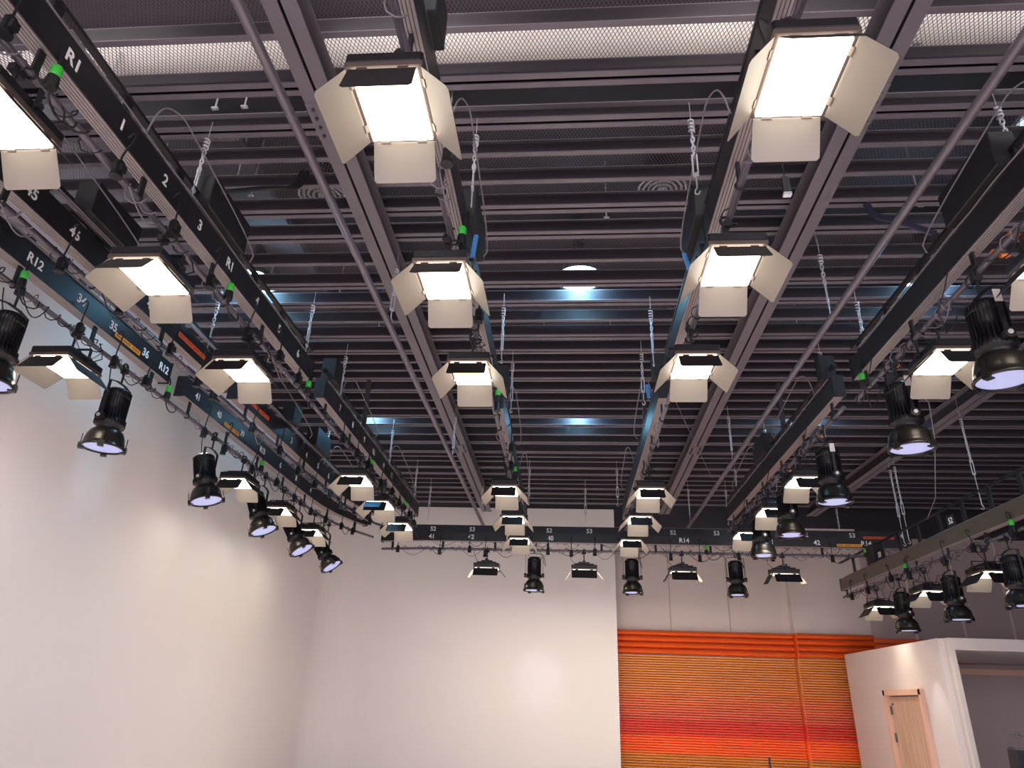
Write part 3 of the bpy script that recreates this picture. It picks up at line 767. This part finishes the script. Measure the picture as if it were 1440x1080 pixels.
for i, (x, y, z, lab, rz, back) in enumerate(panels):
    o = proto if i == 0 else copy_tree(proto)
    o.location = (x, y, z); tag(o, lab, 'stage light', GP)
    if back: o.rotation_euler = (0, math.radians(-6), PI/2)
    for c in o.children:
        if c.name.startswith('soft_beam') and (back or abs(x + 5.1) < .01 or x == RDX):
            l = c.data.copy(); c.data = l
            if back: l.spread = math.radians(170); l.energy = 24
            elif x == RDX: l.energy = 5
            else: l.energy = 4.5; l.spread = math.radians(132)
        if c.name.startswith('barn_door'):
            sw = c['swing']; jit = random.uniform(-3, 3)
            base = {'N': 38, 'F': 33, 'L': 42, 'R': 42}[sw]
            if sw == 'N' and i == 0: base, jit = 18, 0
            if back and sw == 'R': base = 74
            if sw == 'L' and abs(x + 5.1) < .01: base = 50
            c.rotation_euler[0] = math.radians(base + jit)
for ob in COL.objects:
    if 'swing' in ob: del ob['swing']
o = None
# blue gel sheet hung on a near door of the far inner left light
b = MB(); b.box((0, 0, 0), (0.27, 0.003, 0.15), Matrix.Rotation(math.radians(-44), 3, 'X'))
tag(b.build('colour_gel', M['skyblue'], None, (-3.20, 11.43 - 0.27 - 0.09, PZ - 0.09)), 'blue gel sheet clipped to a barn door of a far left light', 'gel sheet')

# ------------------------------------------------------------------ fresnel spotlight (origin = pipe centre, hangs down)
def make_fresnel():
    r = empty('spotlight', (0, 0, 0))
    T = -0.99     # rim z
    def Z(z): return T + z
    b = MB(); n = 28
    b.lathe([(0.02, Z(.70)), (0.10, Z(.70)), (0.13, Z(.67)), (0.135, Z(.60)), (0.128, Z(.60)), (0.128, Z(.34)), (0.15, Z(.34)), (0.152, Z(.27)), (0.12, Z(.255)), (0.118, Z(.22))], n)
    b.build('body', M['lampblack'], r)
    b = MB()
    for i in range(28):
        a = i * 2 * PI / 28
        R = Matrix.Rotation(a, 3, 'Z')
        b.box(R @ Vector((0.134, 0, Z(.47))), (0.022, 0.006, 0.24), R)
        b.box(R @ Vector((0.138, 0, Z(.635))), (0.012, 0.01, 0.06), R)
        b.box(R @ Vector((0.155, 0, Z(.305))), (0.012, 0.008, 0.06), R)
    b.build('cooling_fins', M['lampblack'], r)
    b = MB(); b.lathe([(0.112, Z(.23)), (0.13, Z(.22)), (0.165, Z(.19)), (0.19, Z(.14)), (0.205, Z(.07)), (0.212, Z(.02)), (0.222, Z(.02)), (0.222, Z(0)), (0.20, Z(0)), (0.198, Z(.02)), (0.19, Z(.06)), (0.17, Z(.13)), (0.10, Z(.2))], 32, caps=False)
    b.build('dome', M['dome'], r)
    b = MB(); b.lathe([(0.198, Z(.018)), (0.198, Z(.024))], 32); b.build('lens', M['lens'], r)
    for i in range(4):
        a = i * PI/2 + 0.5; R = Matrix.Rotation(a, 3, 'Z')
        b = MB(); b.box(R @ Vector((0.222, 0, Z(.01))), (0.03, 0.06, 0.05), R); b.box(R @ Vector((0.205, 0, Z(-.022))), (0.06, 0.06, 0.012), R)
        b.box(R @ Vector((0.222, 0, Z(.08))), (0.008, 0.02, 0.12), R)
        b.build('rim_clip', M['dome'], r)
    b = MB()
    for sx in (-1, 1):
        b.box((sx * 0.185, 0, Z(.52)), (0.006, 0.035, 0.46)); b.box((sx * 0.13, 0, Z(.765)), (0.125, 0.035, 0.006), Matrix.Rotation(sx * 0.25, 3, 'Y'))
    b.box((0, 0, Z(.78)), (0.16, 0.035, 0.006)); b.build('yoke', M['black2'], r)
    for sx in (-1, 1):
        b = MB(); b.cyl((sx * 0.16, 0, Z(.32)), (sx * 0.215, 0, Z(.32)), 0.045, 18); b.cyl((sx * 0.215, 0, Z(.32)), (sx * 0.225, 0, Z(.32)), 0.02, 12, mi=1)
        b.build('pivot_knob', [M['dome'], M['steel']], r)
    b = MB(); b.cyl((0, 0, Z(.78)), (0, 0, -0.07), 0.012, 8); b.box((0, 0, -0.055), (0.05, 0.07, 0.05))
    b.tube([(0.04 * math.cos(a), 0, 0.04 * math.sin(a)) for a in [k * PI/6 for k in range(-3, 9)]], 0.011, 6); b.build('clamp', M['black2'], r)
    b = MB(); b.tube([(0.06, 0.06, Z(.7)), (0.16, 0.1, Z(.74)), (0.2, 0.15, Z(.6)), (0.24, 0.2, Z(.55)), (0.2, 0.25, Z(.75)), (0.08, 0.22, -0.1), (0.02, 0.2, 0.02)], 0.006, 6)
    b.build('power_cable', M['rubber'], r)
    l = bpy.data.lights.new('spot_beam', 'SPOT'); l.energy = 240; l.color = (0.86, 0.86, 1.0); l.spot_size = math.radians(46); l.spot_blend = 0.6; l.shadow_soft_size = 0.03
    lo = bpy.data.objects.new('spot_beam', l); COL.objects.link(lo); lo.parent = r; lo.location = (0, 0, Z(-0.01))
    return r
GF = 'round black spotlights hung from the bars'
fp = make_fresnel()
spots = []
for i, (y, tx, ty) in enumerate(((5.2, 0, 0), (6.9, 0, 0), (9.15, 16, 0), (11.05, 24, 0), (12.75, 32, 0), (14.5, 36, 0))):
    spots.append((-5.08, y, PIPE, 'black round spotlight on the pipe beside the white left wall, %s of six' % L6[i], tx, ty))
rl = ['largest black spotlight cut by the right photo edge', 'black spotlight with a white tag, second on the right bar', 'dark spotlight with a white tag at the middle of the right side', 'black spotlight on the far right bar, next before its end', 'black spotlight at the far end of the right bar']
for i, y in enumerate((5.15, 6.75, 8.75, 10.62, 12.2)):
    spots.append((3.38 if i < 2 else 3.32, y, PIPE, rl[i], 0, 0))
for i, y in enumerate((10.53, 12.28, 14.14)):
    spots.append((RDX, y, 4.27, ['black spotlight on the low right bar, cut by the photo edge', 'black spotlight on the low right bar, middle of three', 'black spotlight on the low right bar, furthest and lowest in the photo'][i], 0, 0))
for i, x in enumerate((-0.70, 1.37, 3.52)):
    spots.append((x, 15.2, 4.99, ['black upright spotlight on the back cross bar against the white wall', 'black upright spotlight on the back cross bar at the edge of the white wall', 'black upright spotlight on the back cross bar above the orange wall'][i], 0, 0))
for i, (x, y, z, lab, tx, ty) in enumerate(spots):
    o = fp if i == 0 else copy_tree(fp)
    o.location = (x, y, z); o.rotation_euler = (0, 0, 0 if y == 15.2 else PI/2)
    tag(o, lab, 'spotlight', GF)
    if tx:     # head swung in its yoke, lens turned away from the wall
        Q = Matrix.Translation((0, 0, -0.67)) @ Matrix.Rotation(math.radians(-tx), 4, 'X') @ Matrix.Translation((0, 0, 0.67))
        for c in o.children:
            if not c.name.startswith(('yoke', 'clamp', 'power_cable', 'pivot_knob')): c.matrix_local = Q @ c.matrix_local
    if i in (6, 7, 8):
        b = MB(); b.box((-0.192, 0.0, -0.33), (0.003, 0.06, 0.11)); b.build('paper_tag', M['paper'], o)
    if x == RDX or x < -4:
        for c in o.children:
            if c.name.startswith('spot_beam'): l = c.data.copy(); l.energy = 50 if x == RDX else 110; c.data = l
    if lab.startswith('black upright spotlight on the back cross bar against'):
        for c in o.children:
            if c.name.startswith('spot_beam'):     # this one throws a narrow pool on the white wall
                l = c.data.copy(); l.energy = 36; l.spot_size = math.radians(27); l.spot_blend = 0.9; l.color = (0.70, 0.72, 1.0); c.data = l
                c.rotation_euler = (math.radians(61), 0, 0); c.location = (0, 0.12, -1.0)

# ------------------------------------------------------------------ chains with turnbuckles
def make_chain(Lc):
    """origin at the lower hook; top fixed at height Lc"""
    r = empty('hanging_chain', (0, 0, 0))
    b = MB(); b.cyl((0, 0, Lc*0.82), (0, 0, Lc), 0.004, 6); b.build('wire', M['steel'], r)
    b = MB(); z = Lc * 0.80
    q = [(0.022 * math.cos(i*0.9), 0.022 * math.sin(i*0.9), z - i * 0.0055) for i in range(26)]
    b.tube(q, 0.008, 5); b.build('wire_coil', M['steel'], r)
    b = MB(); z0 = z - 0.14; zb_ = Lc * 0.42; k = 0; zz = z0
    while zz > zb_:
        ring = []
        for i in range(12):
            a = i * PI/6; u = 0.014 * math.cos(a); w = 0.032 * math.sin(a)
            ring.append((u, 0, zz - 0.03 + w) if k % 2 else (0, u, zz - 0.03 + w))
        b.tube(ring, 0.0075, 5, closed=True); zz -= 0.048; k += 1
    b.build('chain_links', M['steel'], r)
    b = MB(); h = 0.2; z1 = zz - 0.01
    for s in (-1, 1): b.cyl((s*0.02, 0, z1 - h), (s*0.02, 0, z1), 0.008, 6)
    for zq in (z1, z1 - h): b.box((0, 0, zq), (0.045, 0.022, 0.03))
    b.cyl((0, 0, z1), (0, 0, z1 + 0.05), 0.007, 6); b.cyl((0, 0, z1 - h - 0.1), (0, 0, z1 - h), 0.007, 6)
    b.build('turnbuckle', M['steel'], r)
    b = MB(); q = [(0, 0, z1 - h - 0.1), (0, 0, 0.07)] + [(0.022 * math.sin(a) , 0, 0.03 + 0.03 * math.cos(a)) for a in [0.3, 1.0, 1.7, 2.4, 3.1, 3.8, 4.5]]
    b.tube(q, 0.006, 6); b.build('hook', M['steel'], r)
    return r
GC = 'steel hanging chains with turnbuckles'
chains = []
TOPB = PIPE + 0.39
for y in (4.6, 7.5, 8.95, 12.0, 14.3):
    chains.append((-3.24, y, TOPB, 'steel chain with turnbuckle holding the inner left bar'))
for y in (4.65, 7.6, 9.2, 14.3): chains.append((-0.80, y, TOPB, 'steel chain with turnbuckle holding a bar left of centre'))
for y in (4.55, 7.7, 8.9, 14.3): chains.append((1.05, y, TOPB, 'steel chain with turnbuckle holding a bar right of centre'))
for y in (4.5, 7.55, 8.9, 11.9, 14.3): chains.append((3.5, y, TOPB, 'steel chain with turnbuckle holding the right bar'))
for y in (7.4, 9.0, 12.0): chains.append((-4.46, y, TOPB, 'steel chain with turnbuckle holding a bar near the left wall'))
for y in (6.65, 11.3, 15.7): chains.append((-1.96, y, 5.64, 'steel chain with turnbuckle holding the left long pipe'))
for y in (6.55, 11.3, 15.7): chains.append((2.75, y, 5.64, 'steel chain with turnbuckle holding the right long pipe'))
for x in (-3.2, 0.42, 3.6, 7.3): chains.append((x, YU, 5.6, 'steel chain with turnbuckle holding the rear cross bar'))
ch = {}
for x, y, z, lab in chains:
    Lc = round(ZC - z, 2)
    if Lc not in ch: o = make_chain(Lc); ch[Lc] = o
    else: o = copy_tree(ch[Lc])
    o.location = (x, y, z); o.rotation_euler = (0, 0, random.uniform(0, 3))
    tag(o, lab, 'chain', GC)
cl = make_chain(6.6 - 4.74)
for i, (x, y) in enumerate(((RDX, 16.6), (RDX, 13.6), (RDX, 13.4), (RDX, 10.9))):
    o = cl if i == 0 else copy_tree(cl)
    o.location = (x, y, 4.74); tag(o, ['long steel chain at the far end of the low right bar', 'long steel chain in the middle of the low right bar', 'long steel chain beside another on the low right bar', 'long steel chain at the right photo edge on the low right bar'][i], 'chain', GC)

# ------------------------------------------------------------------ loose details
def strap(x, y, z, w, h, lab, rz=0):
    b = MB(); b.box((0, 0, 0), (w, 0.03, h), Matrix.Rotation(rz, 3, 'Y'), ch=0.008)
    tag(b.build('blue_strap', M['blue'], None, (x, y, z)), lab, 'strap', 'blue straps on the centre bars')
strap(-0.72, 2.35, 5.5, 0.07, 0.3, 'blue strap hanging beside the nearest soft light left of centre', 0.1)
strap(-0.76, 4.7, 5.25, 0.04, 0.22, 'blue strap behind the second soft light left of centre', 0.1)
strap(1.08, 5.35, 5.5, 0.04, 0.22, 'blue strap on the bar right of centre above the third soft light', -0.2)
strap(1.08, 8.6, 5.68, 0.05, 0.2, 'blue strap on the end of the far bar right of centre', -0.1)
b = MB(); b.cyl((0, 0, 0), (0, 0, 0.3), 0.004, 6); b.box((0, 0, -0.06), (0.045, 0.03, 0.13), mi=0); b.box((0, 0, -0.13), (0.05, 0.034, 0.02), mi=1)
tag(b.build('pendant_switch', [M['black2'], M['steel']], None, (1.42, 3.7, 5.02)), 'small black pendant box hanging below the bar right of centre', 'switch')
b = MB(); q = [(3.0, 5.9, 6.55), (3.02, 5.85, 6.35), (3.2, 5.7, 6.15), (3.4, 5.6, 5.95)]
for k in range(4): b.tube(chaikin([(x + k*0.015, y, z + k*0.008) for x, y, z in q]), 0.014, 6)
tag(b.build('cable_bundle', M['navy'], None), 'dark blue cable bundle dropping from the joists to the upper right bar', 'cable')
b = MB(); q = [(-2.65, 5.3, 6.62), (-2.7, 5.3, 6.4), (-2.85, 5.15, 6.3), (-3.05, 4.95, 6.1), (-3.2, 4.8, 5.95)]
for k in range(3): b.tube(chaikin([(x + k*0.03, y, z) for x, y, z in q]), 0.022, 6)
tag(b.build('cable_bundle', M['black2'], None), 'black cable bundle dropping from the joists to the left bar box', 'cable')
b = MB(); b.tube([(1.35, 9.3, 6.4), (2.1, 11.5, 6.25), (3.0, 14.2, 6.2)], 0.006, 5)
tag(b.build('slack_wire', M['cable'], None), 'thin slack wire crossing under the joists right of centre', 'wire')
b = MB(); b.tube([(5.15, 10.0, 6.58), (5.12, 9.5, 5.9), (5.3, 9.9, 5.5), (5.8, 11.2, 5.0), (6.2, 12.4, 4.95)], 0.008, 6)
tag(b.build('slack_cable', M['cable'], None), 'grey cable hanging from the ceiling to the low right bar', 'cable')
b = MB(); b.box((0, 0, 0), (0.12, 0.06, 1.2)); tag(b.build('hanging_post', M['web'], None, (4.7, 9.6, 6.0)), 'dark square post hanging from the ceiling behind the right spotlights', 'post')
# lamp stand and floor equipment just reaching into the frame
r = empty('light_stand', (3.0, 12.0, 0), 'thin black stand rising in front of the orange cladding at the bottom edge', 'stand')
b = MB(); b.cyl((0, 0, 0.3), (0, 0, 1.23), 0.018, 10); b.build('pole', M['black2'], r)
for k in range(3):
    a = k * 2 * PI / 3; b = MB(); b.cyl((0, 0, 0.5), (0.4 * math.cos(a), 0.4 * math.sin(a), 0.01), 0.012, 8); b.build('leg', M['black2'], r)
r = empty('equipment_case', (6.12, 11.0, 0), 'black equipment case top in the lower right corner of the photo', 'equipment')
b = MB(); b.box((0, 0, 1.36), (0.4, 0.2, 0.3), Matrix.Rotation(0.06, 3, 'Y'), ch=0.03); b.build('case', M['black2'], r)
b = MB(); b.box((0, -0.105, 1.33), (0.2, 0.012, 0.16), ch=0.004); b.build('front_panel', M['rubber'], r)
b = MB(); b.cyl((0, 0, 0), (0, 0, 1.22), 0.03, 10); b.lathe([(0.28, 0), (0.28, 0.02), (0.04, 0.05)], 20); b.build('support_stand', M['black2'], r)
r = empty('clamp_arm', (6.5, 11.3, 0), 'white clamp with a dark ring sticking in at the right edge', 'clamp')
b = MB(); b.cyl((-0.06, 0, 1.62), (0.12, 0, 1.66), 0.03, 10); b.box((0.05, 0, 1.66), (0.08, 0.07, 0.16)); b.build('clamp_head', M['paper'], r)
b = MB(); b.tube([(-0.27 + 0.045 * math.cos(a), 0, 1.655 + 0.045 * math.sin(a)) for a in [k * PI/8 for k in range(16)]], 0.008, 6, closed=True); b.cyl((-0.38, 0, 1.675), (-0.05, 0, 1.63), 0.007, 6); b.build('ring_pin', M['groove'], r)
b = MB(); b.cyl((0.06, 0, 0), (0.06, 0, 1.62), 0.02, 10); b.lathe([(0.2, 0), (0.2, 0.02), (0.03, 0.04)], 16, (0.06, 0, 0)); b.build('support_stand', M['black2'], r)

# ------------------------------------------------------------------ world + view
w = bpy.data.worlds.new('studio_surroundings'); sc.world = w; w.use_nodes = True
bg = w.node_tree.nodes['Background']; bg.inputs['Color'].default_value = (0.96, 0.9, 1.0, 1); bg.inputs['Strength'].default_value = 1.9
sc.view_settings.view_transform = 'Standard'; sc.view_settings.look = 'None'
sc.view_settings.exposure = 0.7; sc.view_settings.gamma = 1.0; sc.view_settings.use_curve_mapping = False
